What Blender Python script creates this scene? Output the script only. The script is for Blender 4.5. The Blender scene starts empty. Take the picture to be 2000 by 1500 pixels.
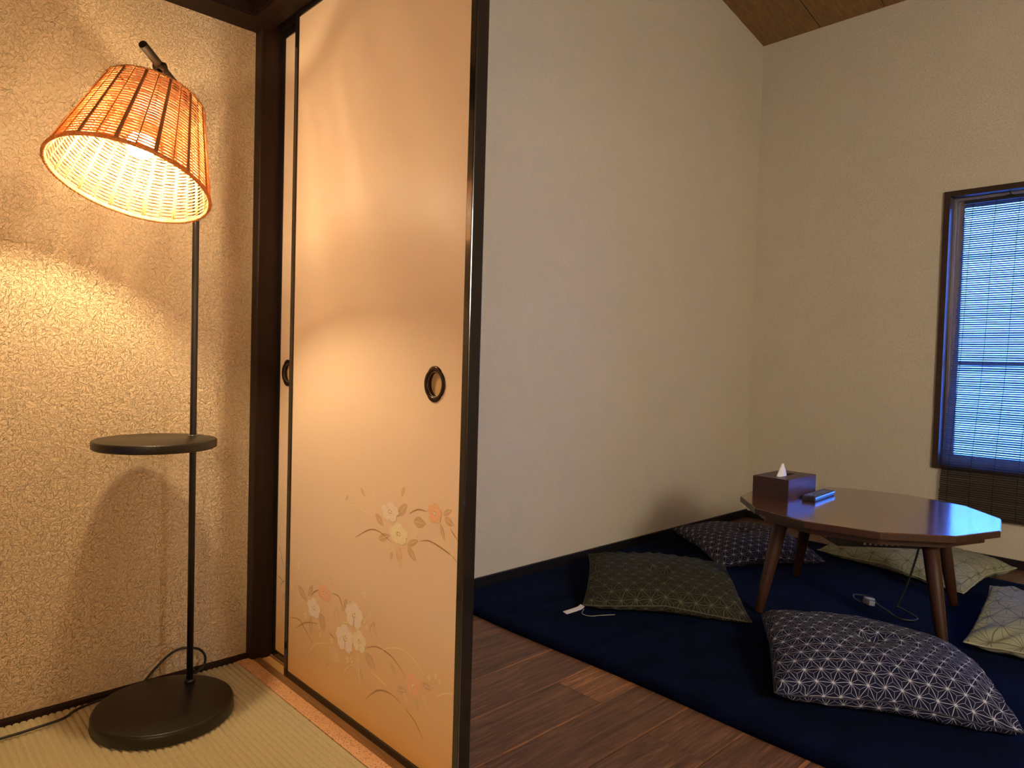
import bpy, bmesh, math, random
from mathutils import Vector, Matrix, noise
C = bpy.context.scene
COL = C.collection
random.seed(7)
PI = math.pi

# ---------------------------------------------------------------- camera
cam = bpy.data.cameras.new('camera'); camo = bpy.data.objects.new('camera', cam); COL.objects.link(camo)
cam.sensor_width = 36; cam.lens = 24.455; cam.clip_start = 0.02
rt = Vector((0.722075, -0.691235, 0.028306)); up = Vector((0.001488, 0.042468, 0.999097)); bk = Vector((-0.691813, -0.721381, 0.031693))
mw = Matrix((rt, up, bk)).transposed().to_4x4(); mw.translation = (0, 0, 0.86)
camo.matrix_world = mw
C.camera = camo
C.view_settings.view_transform = 'Standard'; C.view_settings.look = 'None'
C.view_settings.gamma = 1; C.view_settings.use_curve_mapping = False
C.view_settings.exposure = 0.45

# ---------------------------------------------------------------- world: blue evening sky outside the window
SKY = (0.10, 0.35, 1.70)
w = bpy.data.worlds.new('sky'); C.world = w; w.use_nodes = True
wn = w.node_tree.nodes; wl = w.node_tree.links
bg = wn['Background']; bg.inputs['Strength'].default_value = 15.5
tc = wn.new('ShaderNodeTexCoord'); sep = wn.new('ShaderNodeSeparateXYZ'); ramp = wn.new('ShaderNodeValToRGB')
wl.new(tc.outputs['Generated'], sep.inputs[0]); wl.new(sep.outputs['Z'], ramp.inputs[0]); wl.new(ramp.outputs[0], bg.inputs['Color'])
ramp.color_ramp.elements[0].position = 0.0; ramp.color_ramp.elements[0].color = (SKY[0]*.55, SKY[1]*.55, SKY[2]*.6, 1)
ramp.color_ramp.elements[1].position = 0.25; ramp.color_ramp.elements[1].color = (*SKY, 1)

LAMP_COLOR = (1.0, 0.73, 0.41); LAMP_STRENGTH = 570.0     # bulb of the floor lamp
ROOM_FILL_COLOR = (1.0, 0.92, 0.82); ROOM_FILL_STRENGTH = 48.0       # unseen lantern, added as fill for the far room
NEAR_FILL_COLOR = (1.0, 0.69, 0.40); NEAR_FILL_STRENGTH = 14.5       # unseen paper lamp, added behind the camera as ambient fill

# ---------------------------------------------------------------- node helpers
class NT:
    def __init__(s, name):
        s.m = bpy.data.materials.new(name); s.m.use_nodes = True
        s.t = s.m.node_tree; s.b = s.t.nodes['Principled BSDF']; s.out = s.t.nodes['Material Output']
    def n(s, typ, **kw):
        x = s.t.nodes.new('ShaderNode' + typ)
        for k, v in kw.items(): setattr(x, k, v)
        return x
    def l(s, a, b): s.t.links.new(a, b)
    def put(s, sock, v):
        if v is None: return
        if isinstance(v, bpy.types.NodeSocket): s.l(v, sock)
        else: sock.default_value = v
    def math(s, op, a, b=None, c=None, clamp=False):
        x = s.n('Math', operation=op, use_clamp=clamp)
        for i, v in enumerate((a, b, c)): s.put(x.inputs[i], v)
        return x.outputs[0]
    def vmath(s, op, a, b=None):
        x = s.n('VectorMath', operation=op)
        s.put(x.inputs[0], a); s.put(x.inputs[1], b)
        return x.outputs['Value'] if op in ('DOT_PRODUCT', 'LENGTH') else x.outputs[0]
    def obj(s): return s.n('TexCoord').outputs['Object']
    def uv(s): return s.n('TexCoord').outputs['UV']
    def mapping(s, v, scale=(1, 1, 1), loc=(0, 0, 0), rot=(0, 0, 0)):
        x = s.n('Mapping'); s.l(v, x.inputs[0])
        x.inputs['Scale'].default_value = scale; x.inputs['Location'].default_value = loc; x.inputs['Rotation'].default_value = rot
        return x.outputs[0]
    def noise(s, v, scale, detail=2, rough=.5, dist=0):
        x = s.n('TexNoise'); s.l(v, x.inputs['Vector']); x.inputs['Scale'].default_value = scale
        x.inputs['Detail'].default_value = detail; x.inputs['Roughness'].default_value = rough; x.inputs['Distortion'].default_value = dist
        return x.outputs['Fac']
    def mix(s, f, a, b, blend='MIX'):
        x = s.n('Mix', data_type='RGBA', blend_type=blend)
        s.put(x.inputs[0], f); s.put(x.inputs[6], a); s.put(x.inputs[7], b)
        return x.outputs[2]
    def ramp(s, f, pts):
        x = s.n('ValToRGB'); s.l(f, x.inputs[0]); e = x.color_ramp.elements
        while len(e) < len(pts): e.new(.5)
        for q, (p, c) in zip(e, pts): q.position = p; q.color = c if len(c) == 4 else (*c, 1)
        return x.outputs[0]
    def bump(s, h, strength=.5, dist=.001):
        x = s.n('Bump'); x.inputs['Strength'].default_value = strength; x.inputs['Distance'].default_value = dist
        s.l(h, x.inputs['Height']); s.l(x.outputs[0], s.b.inputs['Normal']); return x
    def set(s, col=None, rough=None, metal=None, spec=None, coat=None, coat_rough=None):
        s.put(s.b.inputs['Base Color'], col if not isinstance(col, tuple) or len(col) == 4 else (*col, 1))
        s.put(s.b.inputs['Roughness'], rough); s.put(s.b.inputs['Metallic'], metal)
        s.put(s.b.inputs['Specular IOR Level'], spec); s.put(s.b.inputs['Coat Weight'], coat); s.put(s.b.inputs['Coat Roughness'], coat_rough)
        return s

def plain(name, col, rough=.5, metal=0, spec=.5, coat=None, nscale=60, namp=.12, bump=0):
    t = NT(name); c = t.obj(); f = t.noise(c, nscale, 3)
    lo = tuple(x*(1-namp) for x in col); hi = tuple(min(1, x*(1+namp)) for x in col)
    t.set(t.mix(f, (*lo, 1), (*hi, 1)), rough, metal, spec, coat)
    if bump: t.bump(f, bump, .001)
    return t.m

def fibre_wall(name, col, fibre, scale, strength, bdist, fleck=.5, plane='XZ'):
    """plaster-like wallpaper with short straws pressed into it"""
    t = NT(name); o = t.obj()
    s = t.n('SeparateXYZ'); t.l(o, s.inputs[0]); cb = t.n('CombineXYZ')
    t.l(s.outputs['X' if plane == 'XZ' else 'Y'], cb.inputs[0]); t.l(s.outputs['Z'], cb.inputs[1])
    p = cb.outputs[0]
    hs = []; cs = []
    for k, (sc, L, W) in enumerate(((scale, .40, .045), (scale*1.37, .42, .06), (scale*.8, .44, .035), (scale*1.9, .4, .08))):
        v = t.n('TexVoronoi', voronoi_dimensions='2D'); q = t.mapping(p, (sc, sc, 1), (k*3.3, k*7.1, 0)); t.l(q, v.inputs['Vector']); v.inputs['Scale'].default_value = 1
        d = t.vmath('SUBTRACT', q, v.outputs['Position'])
        sc2 = t.n('SeparateColor'); t.l(v.outputs['Color'], sc2.inputs[0])
        ang = t.math('MULTIPLY', sc2.outputs[0], 6.283)
        r = t.n('VectorRotate', rotation_type='Z_AXIS'); t.l(d, r.inputs['Vector']); t.l(ang, r.inputs['Angle'])
        e = t.n('SeparateXYZ'); t.l(r.outputs[0], e.inputs[0])
        bend = t.math('MULTIPLY', t.math('MULTIPLY', e.outputs[0], e.outputs[0]), t.math('MULTIPLY', t.math('SUBTRACT', sc2.outputs[2], .5), 2.0))
        yy = t.math('ABSOLUTE', t.math('SUBTRACT', e.outputs[1], bend))
        m1 = t.n('MapRange'); t.l(yy, m1.inputs[0]); m1.inputs[1].default_value = 0; m1.inputs[2].default_value = W; m1.inputs[3].default_value = 1; m1.inputs[4].default_value = 0
        m2 = t.math('LESS_THAN', t.math('ABSOLUTE', e.outputs[0]), L)
        m = t.math('MULTIPLY', m1.outputs[0], m2); hs.append(m)
        cs.append(t.math('MULTIPLY', m, t.math('GREATER_THAN', sc2.outputs[1], .62 if k < 3 else .8)))
    h = t.math('ADD', t.math('ADD', hs[0], hs[1]), t.math('ADD', hs[2], t.math('MULTIPLY', hs[3], .7)))
    nz = t.noise(p, scale*1.5, 4, .6); h2 = t.math('ADD', h, t.math('MULTIPLY', nz, 1.6))
    dark = t.math('MULTIPLY', t.math('MAXIMUM', cs[0], t.math('MAXIMUM', cs[1], cs[2])), fleck, clamp=True)
    base = t.mix(t.noise(p, 6, 3), (*[x*.95 for x in col], 1), (*[min(1, x*1.04) for x in col], 1))
    base = t.mix(t.math('MULTIPLY', nz, .25), base, (*[x*.8 for x in col], 1))
    t.set(t.mix(dark, base, (*fibre, 1)), .85, 0, .25)
    t.bump(h2, strength, bdist)
    return t.m

def wood(name, c1, c2, axis='X', scale=8, rough=.45, spec=.4, coat=None, bump=.15, stretch=14, coat_rough=None):
    t = NT(name); o = t.obj()
    sc = {'X': (1, stretch, stretch), 'Y': (stretch, 1, stretch), 'Z': (stretch, stretch, 1)}[axis]
    q = t.mapping(o, sc); f = t.noise(q, scale, 5, .65, .6); g = t.noise(q, scale*4, 3, .7)
    ff = t.math('ADD', t.math('MULTIPLY', f, .75), t.math('MULTIPLY', g, .25))
    t.set(t.ramp(ff, [(.32, c1), (.68, c2)]), rough, 0, spec, coat, coat_rough)
    if bump: t.bump(ff, bump, .0006)
    return t.m

def asanoha(name, base, line, pitch, wline=.035, wmed=.03, dot=.08, fac=1.0, weave=.25, ang=0.0, rough=.9):
    """hemp-leaf lattice printed on cloth, in the metric UVs of the cushion"""
    t = NT(name); uv = t.mapping(t.uv(), (1/pitch, 1/pitch, 1), (0, 0, 0), (0, 0, ang))
    H = math.sqrt(3)/2; fr = []
    for a in (90, 210, 330):
        d = t.vmath('DOT_PRODUCT', uv, (math.cos(math.radians(a))/H, math.sin(math.radians(a))/H, 0))
        fr.append(t.math('FRACT', t.math('ADD', d, 100.0)))
    sm = t.math('ADD', t.math('ADD', fr[0], fr[1]), fr[2])
    flip = t.math('GREATER_THAN', sm, 1.5)
    b = []
    for f in fr:   # flip ? 1-f : f
        b.append(t.math('ADD', t.math('MULTIPLY', f, t.math('SUBTRACT', 1.0, t.math('MULTIPLY', flip, 2.0))), flip))
    lo = t.math('MINIMUM', t.math('MINIMUM', b[0], b[1]), b[2]); hi = t.math('MAXIMUM', t.math('MAXIMUM', b[0], b[1]), b[2])
    mid = t.math('SUBTRACT', 1.0, t.math('ADD', lo, hi))
    def soft(v, wd):
        m = t.n('MapRange'); t.l(v, m.inputs[0]); m.inputs[1].default_value = wd*.6; m.inputs[2].default_value = wd*1.25; m.inputs[3].default_value = 1; m.inputs[4].default_value = 0
        return m.outputs[0]
    g = soft(lo, wline); md = soft(t.math('SUBTRACT', mid, lo), wmed)
    dt = soft(t.math('SUBTRACT', 1.0, hi), dot)
    pat = t.math('MAXIMUM', t.math('MAXIMUM', g, md), dt)
    thread = t.noise(t.uv(), 900, 1)
    pat = t.math('MULTIPLY', pat, t.math('ADD', .55*fac, t.math('MULTIPLY', thread, .75*fac)), clamp=True)
    wv = t.noise(t.uv(), 1400, 2); bcol = t.mix(wv, (*[x*(1-weave) for x in base], 1), (*[x*(1+weave) for x in base], 1))
    t.set(t.mix(pat, bcol, (*line, 1)), rough, 0, .2)
    t.b.inputs['Sheen Weight'].default_value = .0
    t.bump(wv, .25, .0006)
    return t.m

# ---------------------------------------------------------------- mesh helpers
def link(name, bm, mats, parent=None, smooth=False, loc=None):
    me = bpy.data.meshes.new(name); bm.to_mesh(me); bm.free()
    for m in (mats if isinstance(mats, (list, tuple)) else [mats]): me.materials.append(m)
    if smooth:
        for p in me.polygons: p.use_smooth = True
    o = bpy.data.objects.new(name, me); COL.objects.link(o)
    if parent: o.parent = parent
    if loc: o.location = loc
    return o
def tag(o, label=None, cat=None, group=None, kind=None):
    if label: o['label'] = label
    if cat: o['category'] = cat
    if group: o['group'] = group
    if kind: o['kind'] = kind
    return o
def empty(name, loc, label=None, cat=None, rz=0, group=None, kind=None):
    o = bpy.data.objects.new(name, None); COL.objects.link(o); o.location = loc; o.rotation_euler = (0, 0, rz); o.empty_display_size = .05
    return tag(o, label, cat, group, kind)
def struct(name, bm, mats, parent=None, **k):
    o = link(name, bm, mats, parent, **k)
    if not parent: o['kind'] = 'structure'
    return o
def box(bm, x0, x1, y0, y1, z0, z1, bev=0, mi=0):
    v = [bm.verts.new(p) for p in ((x0,y0,z0),(x1,y0,z0),(x1,y1,z0),(x0,y1,z0),(x0,y0,z1),(x1,y0,z1),(x1,y1,z1),(x0,y1,z1))]
    fs = [bm.faces.new([v[i] for i in q]) for q in ((0,3,2,1),(4,5,6,7),(0,1,5,4),(1,2,6,5),(2,3,7,6),(3,0,4,7))]
    for f in fs: f.material_index = mi
    if bev:
        es = list({e for f in fs for e in f.edges})
        r = bmesh.ops.bevel(bm, geom=es, offset=bev, segments=2, affect='EDGES', profile=.6)
        for f in r['faces']: f.material_index = mi
    return v
def bx(*a, bev=0):
    bm = bmesh.new(); box(bm, *a, bev=bev); return bm
def tube(bm, pts, r, seg=8, cap=True, closed=False, mi=0):
    pts = [Vector(p) for p in pts]; n = len(pts); rings = []
    prev = None
    for i, p in enumerate(pts):
        if closed: d = pts[(i+1) % n] - pts[i-1]
        else: d = (pts[min(i+1, n-1)] - pts[max(i-1, 0)])
        d.normalize()
        if prev is None: u = d.orthogonal().normalized()
        else: u = (prev - d*prev.dot(d)).normalized()
        prev = u; v = d.cross(u)
        rr = r[i] if isinstance(r, (list, tuple)) else r
        rings.append([bm.verts.new(p + (u*math.cos(2*PI*k/seg) + v*math.sin(2*PI*k/seg))*rr) for k in range(seg)])
    m = n if closed else n-1
    for i in range(m):
        a, b = rings[i], rings[(i+1) % n]
        for k in range(seg):
            f = bm.faces.new((a[k], a[(k+1) % seg], b[(k+1) % seg], b[k])); f.smooth = True; f.material_index = mi
    if cap and not closed:
        bm.faces.new(rings[0][::-1]).material_index = mi; bm.faces.new(rings[-1]).material_index = mi
def lathe(bm, prof, seg=48, cx=0, cy=0, M=None, smooth=True):
    """prof: (r, z) list, closed at r=0 ends"""
    rings = []
    for r, z in prof:
        if r < 1e-6: rings.append([bm.verts.new((cx, cy, z))])
        else: rings.append([bm.verts.new((cx+r*math.cos(2*PI*k/seg), cy+r*math.sin(2*PI*k/seg), z)) for k in range(seg)])
    if M:
        for rg in rings:
            for v in rg: v.co = M @ v.co
    for a, b in zip(rings, rings[1:]):
        if len(a) == 1 and len(b) == 1: continue
        for k in range(seg):
            if len(a) == 1: f = bm.faces.new((a[0], b[(k+1) % seg], b[k]))
            elif len(b) == 1: f = bm.faces.new((a[k], a[(k+1) % seg], b[0]))
            else: f = bm.faces.new((a[k], a[(k+1) % seg], b[(k+1) % seg], b[k]))
            f.smooth = smooth
def spline(pts, n=8, closed=False):
    P = [Vector(p) for p in pts]; out = []; N = len(P)
    for i in range(N if closed else N-1):
        if closed: p0, p1, p2, p3 = P[i-1], P[i], P[(i+1) % N], P[(i+2) % N]
        else: p0, p1, p2, p3 = P[max(i-1, 0)], P[i], P[i+1], P[min(i+2, N-1)]
        for k in range(n):
            t = k/n
            out.append(.5*((2*p1) + (p2-p0)*t + (2*p0-5*p1+4*p2-p3)*t*t + (3*p1-p0-3*p2+p3)*t**3))
    if not closed: out.append(P[-1])
    return out
def prism(bm, poly, z0, z1, bev=0, mi=0):
    a = [bm.verts.new((x, y, z0)) for x, y in poly]; b = [bm.verts.new((x, y, z1)) for x, y in poly]
    n = len(poly); fs = [bm.faces.new(a[::-1]), bm.faces.new(b)]
    for i in range(n): fs.append(bm.faces.new((a[i], a[(i+1) % n], b[(i+1) % n], b[i])))
    for f in fs: f.material_index = mi
    if bev:
        es = [e for e in fs[1].edges]
        bmesh.ops.bevel(bm, geom=es, offset=bev, segments=3, affect='EDGES')

# ---------------------------------------------------------------- materials
M_wall1 = fibre_wall('straw_wallpaper', (.74, .585, .39), (.36, .23, .10), 78, 1.0, .0036, .75)
M_wall2 = fibre_wall('fine_wallpaper', (.62, .575, .445), (.30, .21, .12), 95, .6, .0013, .5)
M_wall2y = fibre_wall('fine_wallpaper_side', (.62, .575, .445), (.30, .21, .12), 95, .6, .0013, .5, plane='YZ')
M_wallp = fibre_wall('partition_wallpaper', (.74, .585, .39), (.36, .23, .10), 62, .4, .0012, .5, plane='YZ')
M_darkwood = wood('dark_timber', (.009, .005, .004), (.030, .013, .008), 'Z', 6, .5, .25, bump=.35)
M_darkwood_x = wood('dark_timber_along_x', (.008, .0035, .003), (.022, .009, .005), 'X', 6, .55, .18, bump=.3)
M_darkwood_y = wood('dark_timber_along_y', (.008, .0035, .003), (.022, .009, .005), 'Y', 6, .55, .18, bump=.3)
M_sill = wood('worn_sill_wood', (.20, .095, .035), (.36, .19, .08), 'Y', 7, .4, .4)
M_track = wood('pale_track_wood', (.62, .36, .12), (.74, .47, .18), 'Y', 7, .35, .4)
M_lacquer = plain('black_lacquer', (.012, .010, .009), .16, 0, .6, coat=.3, namp=.2)
M_blackmetal = plain('matte_black_metal', (.009, .008, .0065), .38, 0, .5, namp=.1)
M_base_wood = plain('dark_skirting', (.008, .007, .007), .5, 0, .25)
M_ceiling1 = wood('ceiling_board_dark', (.10, .055, .03), (.17, .10, .055), 'X', 5)
t = NT('ceiling_boards'); o_ = t.obj(); q = t.mapping(o_, (1.2, 22, 22)); f = t.noise(q, 3, 5, .65, .4)
t.set(t.ramp(f, [(.3, (.16, .085, .028)), (.7, (.26, .145, .052))]), .6, 0, .3); M_ceil2 = t.m
t = NT('walnut_planks'); o_ = t.obj(); at = t.n('Attribute', attribute_name='tone'); 
q = t.vmath('ADD', t.mapping(o_, (1.3, 20, 1)), t.vmath('MULTIPLY', at.outputs['Vector'], (37, 91, 0)))
f = t.noise(q, 3.2, 6, .7, .9); g = t.noise(t.mapping(o_, (6, 150, 1)), 4, 2)
sa = t.n('SeparateColor'); t.l(at.outputs['Color'], sa.inputs[0])
grain = t.math('ADD', t.math('MULTIPLY', f, .8), t.math('MULTIPLY', g, .2))
colr = t.ramp(grain, [(.34, (.045, .022, .012)), (.50, (.125, .062, .034)), (.66, (.26, .140, .076))])
colr = t.mix(1.0, colr, t.ramp(sa.outputs[0], [(0, (.72, .66, .62)), (.8, (1.12, 1.0, .9)), (1, (2.0, 1.75, 1.2))]), 'MULTIPLY')
t.set(colr, .42, 0, .4); t.bump(grain, .12, .0005); M_planks = t.m
M_tatami = None
t = NT('tatami_rush'); o_ = t.obj(); f = t.noise(t.mapping(o_, (180, 12, 1)), 5, 3, .6); g = t.noise(t.mapping(o_, (2, 700, 1)), 1.5, 1)
t.set(t.mix(t.math('MULTIPLY', g, .5), t.ramp(f, [(.3, (.47, .41, .24)), (.7, (.64, .57, .36))]), (.40, .34, .19, 1)), .55, 0, .35)
t.bump(t.math('ADD', f, g), .3, .0006); M_tatami = t.m
t = NT('woven_border_cloth'); o_ = t.obj(); v = t.n('TexVoronoi'); t.l(t.mapping(o_, (210, 210, 1)), v.inputs['Vector']); v.inputs['Scale'].default_value = 1
t.set(t.ramp(v.outputs['Distance'], [(.12, (.30, .13, .055)), (.42, (.74, .44, .24))]), .8, 0, .2); t.bump(v.outputs['Distance'], .4, .0006); M_border = t.m
# ---------------------------------------------------------------- room shell
LY = 1.925                      # left wall plane of the tatami room
BY = 1.95                       # back wall plane of the far room
RX = 3.78                       # window wall plane of the far room
DX = .85                        # face of the front sliding door
NEAR = -1.6                     # end walls behind the camera
def zc(x): return 2.697 + .185*(RX - x)
struct('wall_left', bx(-2.0, .86, LY, LY+.10, -.02, 2.5), M_wall1)
struct('wall_front', bx(-2.1, RX+.1, NEAR-.1, NEAR, -.02, 3.4), M_wall1)
struct('wall_rear', bx(-2.1, -2.0, NEAR, LY+.1, -.02, 2.5), M_wallp)
struct('wall_back', bx(.915, RX, BY, BY+.10, -.02, 3.35), M_wall2)
bm = bmesh.new()
WY0, WY1, WZ0, WZ1 = .255, .985, .428, 1.705      # rough opening
box(bm, RX, RX+.12, NEAR, WY0, -.02, 2.9); box(bm, RX, RX+.12, WY1, BY+.1, -.02, 2.9)
box(bm, RX, RX+.12, WY0, WY1, -.02, WZ0); box(bm, RX, RX+.12, WY0, WY1, WZ1, 2.9)
struct('wall_right', bm, M_wall2y)
bm = bmesh.new(); box(bm, .84, .925, NEAR, LY+.02, 1.86, 3.36); box(bm, .84, .925, NEAR, .02, -.02, 1.86)  # unseen lower run extended to keep the added lantern's light off the left wall
struct('wall_partition', bm, M_wallp)
# sloping ceiling of the far room: wide boards running down the slope
bm = bmesh.new()
ys = [1.99 - .012] + [1.628 - .322*k for k in range(0, 11)]
for y1, y0 in zip(ys, ys[1:]):
    y0_, y1_ = y0+.0025, y1-.0025
    v = []
    for (x, y) in ((.84, y0_), (RX+.05, y0_), (RX+.05, y1_), (.84, y1_)):
        v.append(bm.verts.new((x, y, zc(x))))
    u = [bm.verts.new((p.co.x, p.co.y, p.co.z+.02)) for p in v]
    bm.faces.new(v[::-1]); bm.faces.new(u)
    for i in range(4): bm.faces.new((v[i], v[(i+1) % 4], u[(i+1) % 4], u[i]))
vv = [bm.verts.new((x, y, zc(x)+.012)) for x, y in ((.84, NEAR-.05), (RX+.05, NEAR-.05), (RX+.05, 2.0), (.84, 2.0))]
bm.faces.new(vv)
struct('ceiling', bm, M_ceil2)
bm = bmesh.new()
for k in range(10):
    y0 = NEAR + k*.355; box(bm, -2.05, .84, y0+.002, y0+.353, 2.42, 2.44, bev=.002)
box(bm, -2.05, .84, NEAR, LY, 2.45, 2.47)
struct('ceiling_1', bm, M_ceiling1)
# plank floor of the far room
bm = bmesh.new(); tone = bm.loops.layers.float_color.new('tone')
rows = [1.695+.1545*2 - .1545*k for k in range(0, 25)]
joints = {1.23: [1.386, 2.6], 1.385: [.40, 1.62], 1.54: [1.9], .92: [1.353, 2.5], 1.076: [.983, 1.95], 1.695: [1.1, 2.3], .765: [1.75]}
for r, yt in enumerate(rows[:-1]):
    yb = rows[r+1]; key = min(joints, key=lambda k: abs(k-yt))
    js = joints[key] if abs(key-yt) < .02 else [1.0 + random.random()*.9, 2.2 + random.random()*.9]
    xs = [.90] + [j for j in js if .92 < j < RX] + [RX]
    for i, (x0, x1) in enumerate(zip(xs, xs[1:])):
        # each board is printed as two or three narrow strips of differing tone
        cuts = [yb] + sorted(yb + (yt-yb)*c for c in ([.5+random.uniform(-.1, .1)] if random.random() < .6 else [])) + [yt]
        for a, b in zip(cuts, cuts[1:]):
            tv = random.uniform(.05, .75)
            if abs(key-yt) < .02 and key == 1.23 and i == 1 : tv = .95
            g = .0007 if (a == yb) else 0; h = .0007 if b == yt else 0
            v = [bm.verts.new(p) for p in ((x0+.0006, a+g, 0), (x1-.0006, a+g, 0), (x1-.0006, b-h, 0), (x0+.0006, b-h, 0))]
            f = bm.faces.new(v); s2 = random.random()
            for l in f.loops: l[tone] = (tv, s2, 0, 1)
        if random.random() < .45 or (abs(key-yt) < .02 and key in (1.23, 1.54)):   # pale sapwood stripe along one edge
            v = [bm.verts.new(p) for p in ((x0+.001, yb+.0007, .0002), (x1-.001, yb+.0007, .0002), (x1-.001, yb+random.uniform(.006, .012), .0002), (x0+.001, yb+random.uniform(.003, .010), .0002))]
            f = bm.faces.new(v)
            for l in f.loops: l[tone] = (1, .3, 0, 1)
bmesh.ops.recalc_face_normals(bm, faces=bm.faces[:])
v = [bm.verts.new(p) for p in ((.90, NEAR, -.004), (RX, NEAR, -.004), (RX, 2.0, -.004), (.90, 2.0, -.004))]
f = bm.faces.new(v)
for l in f.loops: l[tone] = (0, 0, 0, 1)
struct('floor', bm, M_planks)
# sub-floor under the tatami, then the mat itself with its ribs
struct('floor_1', bx(-2.0, .9, NEAR, LY, -.05, -.03), M_darkwood_y)
tat = empty('tatami_mat', (0, 0, 0), 'pale straw tatami mat with fine ribs beneath the floor lamp', 'tatami mat', kind='structure')
bm = bmesh.new(); x = -1.0; prof = []
while x < .789:
    for k, z in ((0, -.0045), (.10, -.0014), (.45, 0), (.80, -.0012)): prof.append((x + k*.014, z))
    x += .014
prof = [p for p in prof if p[0] < .789] + [(.789, 0)]
Ys = [NEAR, -.8, 0, .8, 1.2, 1.6, LY-.004]
grid = [[bm.verts.new((px, y, pz)) for y in Ys] for px, pz in prof]
for a, b in zip(grid, grid[1:]):
    for j in range(len(Ys)-1): bm.faces.new((a[j], b[j], b[j+1], a[j+1])).smooth = True
link('rush_surface', bm, M_tatami, tat)
link('cloth_border', bx(.791, .828, NEAR, LY-.004, -.02, .0012, bev=.0006), M_border, tat)
# wooden threshold with its two running tracks
bm = bmesh.new()
for x0, x1, z1, mi in ((.8285, .8505, .001, 0), (.8505, .8785, -.003, 1), (.8785, .886, .001, 0), (.8862, .914, -.001, 0), (.914, .935, .001, 0)):
    box(bm, x0, x1-.0006, -.8, 1.93, -.03, z1, mi=mi)
struct('trim_1', bm, [M_sill, M_track])
struct('baseboard_left', bx(-2.0, .826, LY-.020, LY, -.02, .010, bev=.0015), M_darkwood_x)
struct('baseboard_back', bx(.93, RX, BY-.012, BY, 0, .045, bev=.002), M_base_wood)
struct('baseboard_right', bx(RX-.012, RX, NEAR, BY-.012, 0, .040, bev=.002), M_base_wood)
# corner post with chamfers
bm = bmesh.new(); prism(bm, [(.824, LY+.03), (.824, 1.891), (.827, 1.888), (.915, 1.888), (.930, 1.888), (.930, LY+.03)], -.01, 1.80)
struct('trim_2', bm, M_darkwood)
# head beams mitred around the room above the openings
def mitre(bm, along):
    if along == 'x':   # on the left wall
        A = [(-2.0, 1.832), (.778, 1.832), (.85, LY+.004), (-2.0, LY+.004)]
    else:
        A = [(.778, 1.832), (.85, LY+.004), (.85, -1.6), (.778, -1.6)]
    prism(bm, A, 1.752, 1.86)
    return bm
bm = mitre(bmesh.new(), 'x'); bmesh.ops.recalc_face_normals(bm, faces=bm.faces[:]); bmesh.ops.bevel(bm, geom=[e for e in bm.edges if abs((e.verts[0].co-e.verts[1].co).x) > .5], offset=.004, segments=2, affect='EDGES'); struct('trim_3', bm, M_darkwood_x)
bm = mitre(bmesh.new(), 'y'); bmesh.ops.recalc_face_normals(bm, faces=bm.faces[:]); bmesh.ops.bevel(bm, geom=[e for e in bm.edges if abs((e.verts[0].co-e.verts[1].co).y) > .5], offset=.004, segments=2, affect='EDGES'); struct('trim_4', bm, M_darkwood_y)
bm = bmesh.new()     # door head with guide grooves
for x0, x1, z0 in ((.826, .8495, 1.766), (.8495, .8795, 1.79), (.8795, .8835, 1.766), (.8835, .9135, 1.79), (.9135, .935, 1.766)):
    box(bm, x0, x1, -1.6, 1.888, z0, 1.865)
struct('trim_5', bm, M_darkwood_y)

# ---------------------------------------------------------------- sliding doors
t = NT('door_paper'); o_ = t.obj(); n1 = t.noise(t.mapping(o_, (1, 1, 2.2)), 260, 2); n2 = t.noise(o_, 30, 3)
se = t.n('SeparateXYZ'); t.l(o_, se.inputs[0]); zz = t.math('ADD', se.outputs['Z'], t.math('MULTIPLY', t.noise(t.mapping(o_, (1, 1.5, 3)), 3, 2), .10))
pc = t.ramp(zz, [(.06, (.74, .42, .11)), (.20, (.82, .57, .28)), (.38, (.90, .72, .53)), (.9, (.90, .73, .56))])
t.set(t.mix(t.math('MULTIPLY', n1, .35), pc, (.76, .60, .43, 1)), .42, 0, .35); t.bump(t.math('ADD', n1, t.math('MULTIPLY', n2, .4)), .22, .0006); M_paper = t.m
M_petal = plain('petal_ink', (.94, .82, .69), .6, nscale=200); M_cream = plain('cream_ink', (.95, .83, .57), .6, nscale=200)
M_orange = plain('orange_ink', (.92, .56, .34), .6, nscale=200, namp=.1); M_leafink = plain('leaf_ink', (.70, .50, .29), .6, nscale=90, namp=.16)
M_brownink = plain('brown_ink', (.42, .25, .09), .6); M_goldink = plain('pale_gold_ink', (.95, .80, .48), .6); M_peach = plain('peach_ink', (.82, .60, .38), .6)
INK = [M_paper, M_petal, M_cream, M_orange, M_leafink, M_brownink, M_goldink, M_peach]
FLOWERS = [('w', 1.26, 0.528, 0.033, 0.022), ('c', 1.226, 0.486, 0.036, 0.023), ('o', 1.103, 0.552, 0.024, 0.021), ('o', 1.537, 0.277, 0.031, 0.019), ('o', 1.162, 0.182, 0.026, 0.023), ('w', 1.589, 0.225, 0.035, 0.026), ('w', 1.398, 0.261, 0.039, 0.032), ('w', 1.436, 0.195, 0.042, 0.035), ('c', 1.372, 0.207, 0.03, 0.027)]
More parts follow.
